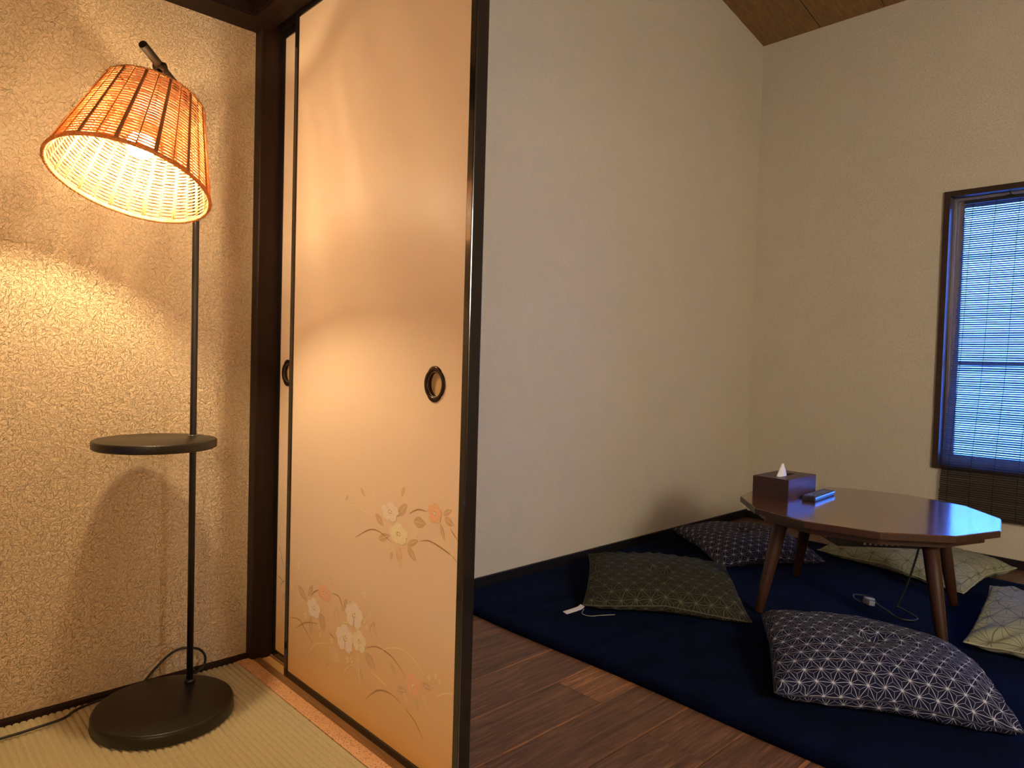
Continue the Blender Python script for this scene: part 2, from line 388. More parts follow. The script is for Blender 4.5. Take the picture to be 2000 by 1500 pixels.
LEAVES = [(1.382, 0.562, 1.361, 0.543, 0.008), (1.209, 0.591, 1.22, 0.564, 0.008), (1.198, 0.554, 1.236, 0.521, 0.017), (1.318, 0.513, 1.283, 0.491, 0.014), (1.174, 0.523, 1.13, 0.525, 0.019), (1.076, 0.554, 1.047, 0.569, 0.01), (1.072, 0.548, 1.039, 0.538, 0.013), (1.085, 0.535, 1.067, 0.501, 0.009), (1.229, 0.463, 1.216, 0.416, 0.02), (1.194, 0.465, 1.16, 0.44, 0.015), (1.249, 0.442, 1.256, 0.422, 0.008), (1.195, 0.468, 1.154, 0.487, 0.012), (1.303, 0.459, 1.258, 0.477, 0.015), (1.676, 0.26, 1.622, 0.23, 0.019), (1.596, 0.28, 1.623, 0.246, 0.013), (1.604, 0.202, 1.602, 0.148, 0.015), (1.556, 0.221, 1.533, 0.18, 0.027), (1.48, 0.258, 1.473, 0.214, 0.026), (1.432, 0.292, 1.445, 0.258, 0.011), (1.308, 0.272, 1.333, 0.241, 0.011), (1.325, 0.253, 1.298, 0.232, 0.026), (1.511, 0.15, 1.455, 0.132, 0.034), (1.528, 0.097, 1.508, 0.122, 0.013), (1.247, 0.197, 1.22, 0.179, 0.01), (1.38, 0.177, 1.383, 0.132, 0.02), (1.365, 0.148, 1.358, 0.111, 0.01), (1.349, 0.187, 1.3, 0.165, 0.023), (1.221, 0.151, 1.182, 0.161, 0.014), (1.193, 0.154, 1.185, 0.128, 0.018), (1.15, 0.157, 1.143, 0.128, 0.008), (1.134, 0.172, 1.101, 0.149, 0.016), (1.131, 0.195, 1.096, 0.195, 0.012)]
ARCS = [('l', [(1.464, 0.492), (1.417, 0.516), (1.344, 0.508)]), ('b', [(1.4, 0.443), (1.343, 0.472), (1.3, 0.476), (1.253, 0.462)]), ('b', [(1.19, 0.536), (1.16, 0.55), (1.128, 0.551)]), ('b', [(1.15, 0.486), (1.115, 0.493), (1.053, 0.481), (1.029, 0.47)]), ('b', [(1.052, 0.531), (1.028, 0.511)]), ('b', [(1.72, 0.163), (1.666, 0.173), (1.631, 0.156), (1.591, 0.136)]), ('b', [(1.683, 0.146), (1.632, 0.175), (1.566, 0.192)]), ('b', [(1.606, 0.25), (1.588, 0.267), (1.564, 0.278)]), ('b', [(1.501, 0.286), (1.466, 0.285), (1.445, 0.255)]), ('l', [(1.617, 0.097), (1.574, 0.138), (1.501, 0.161)]), ('b', [(1.345, 0.201), (1.298, 0.218), (1.239, 0.214), (1.191, 0.191)]), ('l', [(1.297, 0.204), (1.256, 0.229), (1.201, 0.243), (1.155, 0.233), (1.125, 0.215)]), ('l', [(1.439, 0.11), (1.421, 0.131), (1.388, 0.15)]), ('l', [(1.325, 0.154), (1.278, 0.149), (1.253, 0.139)]), ('b', [(1.34, 0.086), (1.294, 0.122), (1.244, 0.133), (1.204, 0.127)]), ('b', [(1.188, 0.122), (1.15, 0.106), (1.123, 0.081)]), ('l', [(1.081, 0.187), (1.055, 0.203), (1.025, 0.212)]), ('b', [(1.512, 0.186), (1.482, 0.18)]), ('l', [(1.376, 0.179), (1.372, 0.14), (1.364, 0.114)]), ('l', [(1.459, 0.226), (1.406, 0.241)])]
SMALL = [(1.372, 0.59, 0.008), (1.444, 0.533, 0.008), (1.324, 0.555, 0.007), (1.162, 0.499, 0.006), (1.046, 0.478, 0.006), (1.265, 0.45, 0.006), (1.672, 0.314, 0.011), (1.538, 0.355, 0.008), (1.705, 0.248, 0.008), (1.642, 0.289, 0.008), (1.51, 0.333, 0.01), (1.51, 0.32, 0.011), (1.354, 0.321, 0.01), (1.329, 0.282, 0.008), (1.352, 0.262, 0.007), (1.342, 0.25, 0.007), (1.56, 0.188, 0.008), (1.554, 0.168, 0.007), (1.496, 0.17, 0.008), (1.421, 0.148, 0.008), (1.403, 0.154, 0.009), (1.086, 0.226, 0.006), (1.107, 0.216, 0.006), (1.072, 0.22, 0.006), (1.63, 0.195, 0.01)]

def print_on(bm, x, items, layer0=.00012):
    def poly(pts, z, mi):
        f = bm.faces.new([bm.verts.new((x - z, p[0], p[1])) for p in pts]); f.material_index = mi
    def flower(y, z, ry, rz, kind, seed):
        R = random.Random(seed); mi = {'w': 1, 'c': 2, 'o': 3}[kind]
        L = .00075
        for k in range(5):
            a = PI/2 + k*2*PI/5 + R.uniform(-.12, .12); L += .00002
            pts = []
            for j in range(-6, 7):
                s = j/6; rad = .62 + .40*math.cos(s*1.25) - (.10 if abs(j) < 1 else 0) + R.uniform(-.03, .03)
                b = a + s*.66; pts.append((y + ry*rad*math.cos(b), z + rz*rad*math.sin(b)))
            pts.append((y, z)); poly(pts, L, mi)
        c = [(y + ry*.2*math.cos(q*.7), z + rz*.2*math.sin(q*.7)) for q in range(9)]
        poly(c, .00095, 2 if kind != 'c' else 6)
        for q in range(6):
            b = q*1.05 + R.random(); yy, zz_ = y + ry*.17*math.cos(b), z + rz*.17*math.sin(b); s = ry*.035
            poly([(yy-s, zz_-s), (yy+s, zz_-s), (yy+s, zz_+s), (yy-s, zz_+s)], .0010, 5)
    def strip(pts, wd, L, mi, taper=True):
        P = [Vector((p[0], p[1], 0)) for p in pts]; P = spline(P, 8) if len(P) > 2 else [P[0].lerp(P[1], k/6) for k in range(7)]
        n = len(P); A = []; B = []
        for i, p in enumerate(P):
            d = (P[min(i+1, n-1)] - P[max(i-1, 0)]).normalized(); nn = Vector((-d.y, d.x, 0))
            ww = wd*(1 - .75*abs(2*i/(n-1) - 1)**1.5 if taper else 1)
            A.append(bm.verts.new((x-L, p.x+nn.x*ww, p.y+nn.y*ww))); B.append(bm.verts.new((x-L, p.x-nn.x*ww, p.y-nn.y*ww)))
        for i in range(n-1): bm.faces.new((A[i], A[i+1], B[i+1], B[i])).material_index = mi
    L = layer0
    for (y0, z0, y1, z1, wd) in items['leaves']:
        L += .00001; a = Vector((y0, z0)); b = Vector((y1, z1)); d = b-a; nn = Vector((-d.y, d.x)).normalized()
        pts = [a + d*s + nn*wd*.62*math.sin(PI*s**.8) for s in [k/10 for k in range(11)]] + [a + d*s - nn*wd*.62*math.sin(PI*s**.8) for s in [k/10 for k in range(9, 0, -1)]]
        poly([(p.x, p.y) for p in pts], L, 4 if wd < .016 else 7 if (wd*1000) % 2 < 1 else 4)
        strip([(a.x, a.y), (b.x, b.y)], .0006, L+.0003, 6)
    for k, pts in items['arcs']: L += .00001; strip(pts, .0013, L, 5 if k == 'b' else 6)
    for i, fl in enumerate(items['flowers']): flower(fl[1], fl[2], fl[3], fl[4], fl[0], i)
    for y, z, r in items['small']:
        L += .00001
        for a in (.2, 1.77, 3.34, 4.9):
            c = (y + r*.5*math.cos(a), z + r*.62*math.sin(a))
            poly([(c[0] + r*.30*math.cos(q*PI/4), c[1] + r*.40*math.sin(q*PI/4)) for q in range(8)], L+.0004, 6)
def pull(parent, x, y, z):
    """four-lobed recessed finger pull"""
    bm = bmesh.new(); n = 96; Y = .032; Zr = .033
    def lob(k):
        a = 2*PI*k/n; r = 1 + .075*abs(math.cos(2*a))**.6 - .03
        return a, r
    prof = [(1.0, 0, 1), (1.0, .0022, 1), (.93, .0035, 1), (.80, .0030, .5), (.745, .0022, 0), (.72, -.0005, 0), (.71, -.009, 0)]
    rings = []
    for s, h, lo in prof:
        rg = []
        for k in range(n):
            a, r = lob(k); rr = s*(r*lo + (1-lo)); rg.append(bm.verts.new((-h, Y*rr*math.cos(a), (Zr+.002)*rr*math.sin(a))))
        rings.append(rg)
    for a, b in zip(rings, rings[1:]):
        for k in range(n): bm.faces.new((a[k], b[k], b[(k+1) % n], a[(k+1) % n])).smooth = True
    h = link('handle', bm, M_pull, parent, loc=(x, y, z)); 
    bm = bmesh.new(); rg = [bm.verts.new((.0085, Y*.715*math.cos(2*PI*k/n), (Zr+.002)*.715*math.sin(2*PI*k/n))) for k in range(n)]
    bm.faces.new(rg[::-1]); link('handle_dish', bm, M_dish, h); 
    return h
M_pull = plain('blackened_metal', (.035, .018, .014), .3, .6, .5, nscale=120); M_dish = plain('paper_dish', (.62, .44, .22), .45)
def door(name, x, y0, y1, pull_y, pull_z, items, thick=.0305):
    """y0 is the left stile, y1 the right stile as seen from the tatami room"""
    a, b = min(y0, y1), max(y0, y1); zt, zb = 1.758, -.002 if x < .87 else .001; st = .0185
    d = empty(name, (0, 0, 0)); d['kind'] = 'structure'
    bm = bmesh.new(); xp = x + .0035
    N = 40; cy, cz, ry, rz = pull_y, pull_z, .0228, .0248
    # paper face with a hole behind the finger pull
    hole = [bm.verts.new((xp, cy+ry*math.cos(2*PI*k/N), cz+rz*math.sin(2*PI*k/N))) for k in range(N)]
    bo = []
    for k in range(N):
        an = 2*PI*k/N; c_, s_ = math.cos(an), math.sin(an); m_ = max(abs(c_), abs(s_)); bo.append(bm.verts.new((xp, cy + .028*c_/m_, cz + .05*s_/m_)))
    for k in range(N): bm.faces.new((hole[k], hole[(k+1) % N], bo[(k+1) % N], bo[k]))
    pa, pb, pz0, pz1 = a+st, b-st, zb+st, zt-st
    for (u0, u1, w0, w1) in ((pa, cy-.028, pz0, pz1), (cy+.028, pb, pz0, pz1), (cy-.028, cy+.028, pz0, cz-.05), (cy-.028, cy+.028, cz+.05, pz1)):
        bm.faces.new([bm.verts.new((xp, q, r)) for q, r in ((u0, w0), (u0, w1), (u1, w1), (u1, w0))])
    bmesh.ops.remove_doubles(bm, verts=bm.verts[:], dist=1e-6)
    for f in bm.faces:
        if f.normal.x > 0: f.normal_flip()
    box(bm, x+.018, x+thick-.0035, pa, pb, pz0, pz1)
    for f in bm.faces: f.material_index = 0
    print_on(bm, xp, items)
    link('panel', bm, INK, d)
    bm = bmesh.new()
    for bb in ((x, x+thick, a, a+st, zb, zt), (x, x+thick, b-st, b, zb, zt), (x, x+thick, a+st, b-st, zt-st, zt), (x, x+thick, a+st, b-st, zb, zb+st+.001)):
        box(bm, *bb, bev=.0022)
    link('frame', bm, M_lacquer, d)
    pull(d, xp, pull_y, pull_z)
    return d
front_items = dict(flowers=FLOWERS, leaves=LEAVES, arcs=ARCS, small=SMALL)
back_items = dict(flowers=[], leaves=[(1.81, .20, 1.835, .17, .012)], arcs=[('b', [(1.865, .235), (1.845, .232), (1.82, .22)]), ('b', [(1.85, .20), (1.835, .222), (1.815, .232)]), ('b', [(1.86, .33), (1.845, .30), (1.82, .26)])],
                  small=[(1.842, .37, .010), (1.858, .325, .009), (1.85, .30, .009), (1.82, .40, .009)])
d1 = door('door_1', DX, 1.743, 1.0075, 1.113, .811, front_items)
d1['label'] = 'sliding paper door in front, black lacquer frame, pale flowers printed low'
d2 = door('door_2', .8825, 1.8875, 1.152, 1.822, .812, back_items)
d2['label'] = 'rear sliding paper door, only a narrow strip showing beside the corner post'
# ---------------------------------------------------------------- window of the far room
M_alu = plain('aluminium', (.42, .42, .45), .35, .8, .5); M_casing = wood('window_casing_timber', (.022, .012, .008), (.05, .026, .016), 'Y', 8, .4)
t = NT('window_glass'); t.t.nodes.remove(t.b); g = t.n('BsdfGlossy'); g.inputs['Roughness'].default_value = .05; tr = t.n('BsdfTransparent'); tr.inputs[0].default_value = (.92, .95, .96, 1)
fr = t.n('Fresnel'); mx = t.n('MixShader'); t.l(fr.outputs[0], mx.inputs[0]); t.l(tr.outputs[0], mx.inputs[1]); t.l(g.outputs[0], mx.inputs[2]); t.l(mx.outputs[0], t.out.inputs[0]); M_glass = t.m
win = empty('window_1', (0, 0, 0)); win['kind'] = 'structure'
bm = bmesh.new(); X0, X1 = RX-.014, RX+.065
oy0, oy1, oz0, oz1, cw = .238, 1.001, .411, 1.723, .026
for bb in ((X0, X1, oy0, oy0+cw, oz0, oz1), (X0, X1, oy1-cw, oy1, oz0, oz1), (X0, X1, oy0+cw, oy1-cw, oz1-cw, oz1), (X0, X1, oy0+cw, oy1-cw, oz0, oz0+cw)): box(bm, *bb, bev=.0015)
link('casing', bm, M_casing, win)
def frame_bm(x0, x1, y0, y1, z0, z1, w, bev=.001):
    bm = bmesh.new()
    for bb in ((x0, x1, y0, y0+w, z0, z1), (x0, x1, y1-w, y1, z0, z1), (x0, x1, y0+w, y1-w, z1-w, z1), (x0, x1, y0+w, y1-w, z0, z0+w)): box(bm, *bb, bev=bev)
    return bm
iy0, iy1, iz0, iz1 = oy0+cw, oy1-cw, oz0+cw, oz1-cw
link('window_frame', frame_bm(RX+.050, RX+.118, iy0, iy1, iz0, iz1, .012), M_alu, win)
link('sash', frame_bm(RX+.078, RX+.100, iy0+.012, iy1-.012, iz0+.012, iz1-.012, .028), M_alu, win)
bm = bx(RX+.080, RX+.098, iy0+.04, iy1-.04, .905, .925); link('mid_rail', bm, M_alu, win)
link('pane', bx(RX+.088, RX+.091, iy0+.035, iy1-.035, iz0+.035, iz1-.035), M_glass, win)
# ---------------------------------------------------------------- bamboo blind hanging in front of the window
t = NT('bamboo_splints'); o_ = t.obj(); f = t.noise(t.mapping(o_, (1, 3, 260)), 2, 2); t.set(t.ramp(f, [(.3, (.014, .009, .008)), (.7, (.036, .022, .017))]), .5, 0, .35); M_splint = t.m
tl = t.n('BsdfTranslucent'); tl.inputs[0].default_value = (.40, .38, .36, 1); mx = t.n('MixShader'); mx.inputs[0].default_value = .45
t.l(t.b.outputs[0], mx.inputs[1]); t.l(tl.outputs[0], mx.inputs[2]); t.l(mx.outputs[0], t.out.inputs[0])
M_thread = plain('dark_thread', (.012, .010, .010), .8)
bl = empty('bamboo_blind', (0, 0, 0), 'dark brown split-bamboo blind hanging over the window and below its sill', 'blind')
ztop, zsill, zbot = 1.665, .452, .215
def blx(z):
    if z > zsill:
        k = (z-zsill)/(ztop-zsill); return RX-.028 + .052*k
    return RX-.028 + .004*math.sin((zsill-z)*9)
def bly(z):
    k = max(0, (z-.35)/(ztop-.35)); return .957 - .040*k + .004*math.sin(z*5)
bm = bmesh.new(); z = ztop; i = 0
while z > zbot:
    x = blx(z); j = random.uniform(-.003, .003); y1 = bly(z)+j; y0 = .265+random.uniform(-.003, .003); h = .0037*random.uniform(.85, 1.15); tk = .0010
    sag = .0006*math.sin(i*.7); n = 5; ring = []
    for q in range(n+1):
        y = y0 + (y1-y0)*q/n; zz_ = z + sag*math.sin(q*2.1+i)
        ring.append([bm.verts.new((x-tk, y, zz_)), bm.verts.new((x-tk*.2, y, zz_+h)), bm.verts.new((x+tk, y, zz_)), bm.verts.new((x-tk*.2, y, zz_-h))])
    for a, b in zip(ring, ring[1:]):
        for k in range(4): bm.faces.new((a[k], a[(k+1) % 4], b[(k+1) % 4], b[k]))
    bm.faces.new(ring[0]); bm.faces.new(ring[-1][::-1])
    z -= .0102; i += 1
link('slats', bm, M_splint, bl)
bm = bmesh.new()
for k in range(8):
    y = .925 - .09*k
    if y < .27: break
    tube(bm, [(blx(zq)-.0024, y + (bly(zq)-.957), zq) for zq in [ztop - (ztop-zbot-.004)*q/24 for q in range(25)]], .0011, 5)
link('thread', bm, M_thread, bl)
bm = bx(RX+.018, RX+.028, .262, bly(ztop)+.004, ztop-.004, ztop+.012); link('head_batten', bm, M_thread, bl)
bm = bx(blx(zbot)-.006, blx(zbot)+.003, .266, .955, zbot-.010, zbot-.001, bev=.001); link('bottom_batten', bm, M_splint, bl)
for y in (.745, .40):
    bm = bmesh.new()
    tube(bm, spline([(RX+.024, y, ztop+.012), (RX+.018, y, ztop+.022), (RX+.010, y+.004, ztop+.030), (RX+.004, y, ztop+.020), (RX+.008, y-.004, ztop+.008), (RX+.016, y-.010, ztop+.004)], 5), .0018, 6)
    tube(bm, spline([(RX+.006, y-.022, ztop+.006), (RX+.004, y, ztop+.011), (RX+.006, y+.020, ztop+.007)], 5), .0025, 6)
    link('hook', bm, M_thread, bl)

# ---------------------------------------------------------------- floor lamp
px, py = .625, 1.794; az = Vector((-.742, -.670, 0)); side = Vector((.670, -.742, 0)); UP = Vector((0, 0, 1))
lamp = empty('floor_lamp', (px, py, 0), 'black floor lamp with tilted rattan shade, round tray table and round base', 'floor lamp')
def LP(r, z, s=0): return az*r + side*s + UP*z
bc = Vector((-.081, -.068, 0))
bm = bmesh.new(); lathe(bm, [(0, .0005), (.150, .0005), (.1535, .003), (.1525, .024), (.150, .0295), (.146, .0305), (0, .034)], 96, bc.x, bc.y)
link('base', bm, M_blackmetal, lamp)
bm = bmesh.new(); tube(bm, [(0, 0, .03), (0, 0, .65), (0, 0, 1.2), (0, 0, 1.452)], .0078, 24)
pole = link('pole', bm, M_blackmetal, lamp)
bm = bmesh.new(); lathe(bm, [(0, .030), (.0125, .030), (.0125, .038), (.010, .0405), (.0078, .041), (0, .041)], 32); tube(bm, [(.010, .010, .055), (.016, .013, .055)], .004, 10)
link('collar', bm, M_blackmetal, pole)
tc_ = Vector((-.097, -.037, 0)); bm = bmesh.new()
lathe(bm, [(0, .634), (.128, .634), (.1325, .6365), (.133, .6385), (.133, .651), (.1325, .6535), (.130, .6548), (0, .655)], 96, tc_.x, tc_.y)
tray = link('tray', bm, M_blackmetal, lamp)
bm = bmesh.new(); lathe(bm, [(.0078, .655), (.0135, .655), (.0135, .6562), (.0078, .6565)], 32); link('tray_ring', bm, plain('steel_ring', (.45, .42, .40), .25, 1), tray)
# arm
arm0 = LP(-.006, 1.4475); arm1 = LP(.2255, 1.514); bm = bmesh.new()
d = (arm1-arm0).normalized(); tube(bm, [arm0, arm0+d*.004, arm1-d*.002, arm1], [.0088, .0092, .0092, .0088], 24)
arm = link('arm', bm, M_blackmetal, lamp)
axis = Vector((-.279, -.194, -.9404)).normalized()
sb = Vector((.430, 1.618, 1.213)) - Vector((px, py, 0))      # centre of the shade's open rim
R1, R0, SL = .156, .100, .208
top = sb - axis*SL
stem0 = LP(.160, 1.4925); bm = bmesh.new()
stem1 = top + axis*.035
tube(bm, [stem0, stem0.lerp(stem1, .5), stem1], .0065, 16); lathe(bm, [(0, -.012), (.010, -.012), (.011, 0), (.010, .012), (0, .012)], 20, M=Matrix.Translation(stem0) @ side.to_track_quat('Z', 'Y').to_matrix().to_4x4())
tube(bm, [stem1 - axis*.004, stem1, stem1+axis*.028, stem1+axis*.031], [.016, .019, .019, .016], 24)
link('shade_holder', bm, M_blackmetal, arm)
# woven shade
e1 = axis.orthogonal().normalized(); e2 = axis.cross(e1)
def SP(s, th, dr=0):
    """s from 0 (closed end) to 1 (open rim)"""
    r = R0 + (R1-R0)*s + dr; return top + axis*(SL*s) + (e1*math.cos(th) + e2*math.sin(th))*r
t = NT('rattan'); o_ = t.obj(); f = t.noise(o_, 55, 3, .6); cc = t.ramp(f, [(.3, (.50, .25, .085)), (.7, (.78, .50, .22))]); t.set(cc, .45, 0, .4); M_rattan = t.m
tl = t.n('BsdfTranslucent'); tl.inputs[0].default_value = (.95, .42, .08, 1); mx = t.n('MixShader'); mx.inputs[0].default_value = .33
t.l(t.b.outputs[0], mx.inputs[1]); t.l(tl.outputs[0], mx.inputs[2]); t.l(mx.outputs[0], t.out.inputs[0])
M_rib = plain('cane_rib', (.34, .16, .060), .6)
NR = 58; RIB = 28; SEG = 280
shade = empty('lamp_shade', (0, 0, 0)); shade.parent = lamp
bm = bmesh.new()
for k in range(NR):
    s = (k+.6)/(NR+.2); ph = random.uniform(-.02, .02); ring = []
    for j in range(SEG):
        th = 2*PI*j/SEG; dr = .0018*(1 if k % 2 else -1)*math.cos(RIB/2*th); ss = s + .0012*math.sin(th*3+k) + .0007*math.sin(th*11+k*2.3)
        c = SP(ss, th, dr); rad = (e1*math.cos(th) + e2*math.sin(th)); a = .0009; h = .00140 * (1 + .12*math.sin(th*7+k*1.7))
        ring.append([bm.verts.new(c + rad*a*u_ + axis*h*v_) for u_, v_ in ((1, 0), (.5, .85), (-.5, .85), (-1, 0), (-.5, -.85), (.5, -.85))])
    for j in range(SEG):
        a, b = ring[j], ring[(j+1) % SEG]
        for q in range(6): bm.faces.new((a[q], a[(q+1) % 6], b[(q+1) % 6], b[q])).smooth = True
link('weave', bm, M_rattan, shade)
bm = bmesh.new()
for r in range(RIB):
    th = 2*PI*(r+.5)/RIB
    wd = 1 if r % 2 else 2
    for q in range(wd): 
        dth = (q-.5*(wd-1))*.0034/.128
        tube(bm, [SP(s/6, th+dth) for s in range(7)], .0020 if wd == 2 else .0013, 6)
link('ribs', bm, M_rib, shade)
bm = bmesh.new()
for s, rr in ((1.003, .0036), (.985, .0022), (.004, .0030)):
    tube(bm, [SP(s, 2*PI*j/120) for j in range(120)], rr, 8, closed=True)
# wrapped cane around both rims
for s, rr in ((1.003, .0040), (.004, .0034)):
    n = 620; tube(bm, [SP(s + rr*math.sin(j*2*PI/6.2)/SL, 2*PI*j/n, rr*math.cos(j*2*PI/6.2)) for j in range(n)], .0011, 4, closed=True)
link('rim', bm, M_rattan, shade)
bm = bmesh.new()
for k in range(3):
    th = 2*PI*k/3 + .4; a = stem1 + (e1*math.cos(th)+e2*math.sin(th))*.018
    tube(bm, [a, SP(.004, th)], .0018, 8)
tube(bm, [stem1 + (e1*math.cos(2*PI*j/24)+e2*math.sin(2*PI*j/24))*.019 for j in range(24)], .0018, 6, closed=True)
link('spider', bm, M_blackmetal, shade)
t = NT('glowing_bulb'); t.t.nodes.remove(t.b); em = t.n('Emission'); em.inputs[0].default_value = (*LAMP_COLOR, 1); em.inputs[1].default_value = LAMP_STRENGTH; t.l(em.outputs[0], t.out.inputs[0]); M_bulb = t.m
bm = bmesh.new(); q = axis.to_track_quat('Z', 'Y').to_matrix().to_4x4(); bulb0 = stem1 + axis*.030
lathe(bm, [(.0226, .0345), (.0262, .0445), (.0272, .0505), (.0262, .060), (.0225, .069), (.0165, .0755), (.0090, .0790), (0, .080)], 24, M=Matrix.Translation(bulb0) @ q)
bulb = link('bulb', bm, M_bulb, lamp)
bm = bmesh.new(); lathe(bm, [(0, 0), (.013, 0), (.014, .008), (.0195, .026), (.0228, .0335), (.0226, .0342), (0, .0338)], 24, M=Matrix.Translation(bulb0) @ q)
link('added_bulb_housing', bm, plain('added_housing_white', (.8, .8, .78), .4), bulb)  # opaque upper half of the bulb, added to send more light downward
# cord
M_cord = plain('black_cable', (.010, .009, .009), .45)
cp = [(.640, 1.868, .018), (.668, 1.882, .012), (.692, 1.888, .020), (.697, 1.888, .045), (.683, 1.888, .068), (.655, 1.888, .081), (.628, 1.888, .083), (.602, 1.888, .073), (.568, 1.888, .045), (.54, 1.889, .018), (.50, 1.890, .006), (.44, 1.889, .005), (.396, 1.876, .005), (.364, 1.848, .006), (.318, 1.838, .007), (.242, 1.836, .006), (.10, 1.845, .005), (-.2, 1.86, .004), (-.6, 1.87, .004)]
bm = bmesh.new(); tube(bm, [Vector(p)-Vector((px, py, 0)) for p in spline(cp, 8)], .0032, 8); link('power_cord', bm, M_cord, lamp)

# ---------------------------------------------------------------- rug
RZ = .018
t = NT('navy_plush'); o_ = t.obj(); f = t.noise(o_, 9, 4, .6, .6); g = t.noise(o_, 600, 2)
t.set(t.ramp(f, [(.3, (.0008, .0012, .006)), (.7, (.0018, .0034, .018))]), .95, 0, .02); t.b.inputs['Sheen Weight'].default_value = .03; t.b.inputs['Sheen Roughness'].default_value = .5; t.b.inputs['Sheen Tint'].default_value = (.25, .45, 1, 1)
t.bump(t.math('ADD', f, t.math('MULTIPLY', g, .15)), .4, .003); M_rug = t.m
def rug_z(x, y):
    return .0022*noise.noise(Vector((x*3.1, y*2.7, 0))) + .0015*noise.noise(Vector((x*9, y*9, 3)))
rx0, rx1, ry0, ry1 = 1.535, 3.47, -.05, 1.933; cr = .10
bm = bmesh.new(); NX = 110; g_ = []
def squeeze(u, v):
    """unit square to rounded rectangle"""
    x = rx0 + (rx1-rx0)*u; y = ry0 + (ry1-ry0)*v
    cx = min(max(x, rx0+cr), rx1-cr); cy = min(max(y, ry0+cr), ry1-cr); dx, dy = x-cx, y-cy
    if dx and dy:
        m = max(abs(dx), abs(dy)); L = math.hypot(dx, dy); x = cx+dx*m/L; y = cy+dy*m/L
    return x, y
def edge_curve(i): 
    k = i/NX; return .5 - .5*math.cos(PI*k) if False else k
for i in range(NX+1):
    row = []
    for j in range(NX+1):
        x, y = squeeze(i/NX, j/NX); e = min(i, j, NX-i, NX-j); x_ = x + .004*math.sin(y*7)*(1 if i < 20 else 0)
        lift = RZ*(0.55 if e == 0 else .9 if e == 1 else 1.0)
        st = 0
        wv = .16*math.sin(x*5.2)+.05*math.sin(x*11)
        for c in (.30, .80, 1.25, 1.62):
            st -= .0030*math.exp(-((y - c - wv*.35)/.011)**2)
        row.append(bm.verts.new((x_, y, lift + (rug_z(x, y) + st if e > 1 else 0))))
    g_.append(row)
for i in range(NX):
    for j in range(NX): bm.faces.new((g_[i][j], g_[i+1][j], g_[i+1][j+1], g_[i][j+1])).smooth = True
border = [g_[i][0] for i in range(NX)] + [g_[NX][j] for j in range(NX)] + [g_[i][NX] for i in range(NX, 0, -1)] + [g_[0][j] for j in range(NX, 0, -1)]
low = [bm.verts.new((v.co.x, v.co.y, .0008)) for v in border]
for k in range(len(border)):
    bm.faces.new((border[k], low[k], low[(k+1) % len(low)], border[(k+1) % len(low)]))
bm.faces.new(low[::-1])
rug = link('rug', bm, M_rug); tag(rug, 'dark navy quilted plush rug under the low table and cushions', 'rug')

# ---------------------------------------------------------------- low table
TC = Vector((2.59, .895, 0)); TH = .385
M_table = wood('varnished_table_wood', (.085, .026, .007), (.17, .058, .015), 'Y', 5, .22, .6, coat=1.0, bump=.05, stretch=9, coat_rough=.13)
for n_ in M_table.node_tree.nodes:
    if n_.type == 'BSDF_PRINCIPLED': n_.inputs['Coat IOR'].default_value = 1.65
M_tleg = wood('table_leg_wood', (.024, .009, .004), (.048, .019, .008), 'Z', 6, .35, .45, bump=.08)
tb = empty('low_table', TC, 'low twelve-sided brown wooden table on four splayed round legs', 'table')
TR = .412; rot = 2.021 + PI/180*0
poly = [(TR*math.cos(rot+k*PI/6), TR*math.sin(rot+k*PI/6)) for k in range(12)]
bm = bmesh.new(); prism(bm, poly, TH-.021, TH, bev=.0022)
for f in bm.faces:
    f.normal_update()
    if f.normal.z < .5: f.material_index = 1  # rim sides in darker leg wood: their shade put into the colour
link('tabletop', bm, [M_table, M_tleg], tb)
bm = bmesh.new(); prism(bm, [(x*.90, y*.90) for x, y in poly], TH-.046, TH-.0211)
link('apron', bm, M_tleg, tb)
for k in range(4):
    a = -.591 + k*PI/2; u = Vector((math.cos(a), math.sin(a), 0)); A = u*.312 + UP*(TH-.0455); B = u*.384 + UP*(RZ+.0045)
    bm = bmesh.new(); pr = [(0, .036), (.03, .029), (.07, .0235), (.3, .0225), (.7, .0185), (.985, .0150), (1, .0140)]
    tube(bm, [A.lerp(B, q[0]) for q in pr], [q[1] for q in pr], 24); link('leg', bm, M_tleg, tb)
M_heater = plain('black_heater_plastic', (.012, .012, .014), .5)
bm = bmesh.new(); box(bm, -.15, .15, -.15, .15, TH-.106, TH-.047, bev=.004)
ht = link('heater', bm, M_heater, tb); ht.rotation_euler = (0, 0, -.80)
M_slot = plain('pale_grille', (.38, .38, .40), .4)
for sx in range(7):
    u_ = -.06 + sx*.018
    link('vent_slot', bx(-.152, -.150, u_-.0035, u_+.0035, TH-.098, TH-.091), M_slot, ht)
    link('vent_slot', bx(u_-.0035, u_+.0035, -.152, -.150, TH-.098, TH-.091), M_slot, ht)
bm = bmesh.new()
wp = [(2.66, .735, .300), (2.69, .74, .27), (2.70, .755, .20), (2.70, .78, .10), (2.69, .80, .035), (2.68, .79, .034), (2.62, .72, .034), (2.58, .715, .034), (2.56, .755, .034), (2.60, .80, .034), (2.66, .86, .034), (2.72, .90, .034), (2.70, .95, .034), (2.65, .93, .034), (2.63, .90, .034)]
tube(bm, [Vector(p)-TC for p in spline(wp, 8)], .0034, 8); link('power_cord', bm, M_cord, tb)
bm = bmesh.new(); box(bm, -.022, .022, -.011, .011, 0, .018, bev=.004); 
pg = link('cord_connector', bm, plain('grey_connector', (.22, .23, .27), .35), tb, loc=(2.655-TC.x, .885-TC.y, RZ+.006)); pg.rotation_euler = (.2, .1, .9)
bm = bmesh.new(); tube(bm, [(.011*math.cos(q*PI/8), .016*math.sin(q*PI/8), .022) for q in range(16)], .004, 6, closed=True)
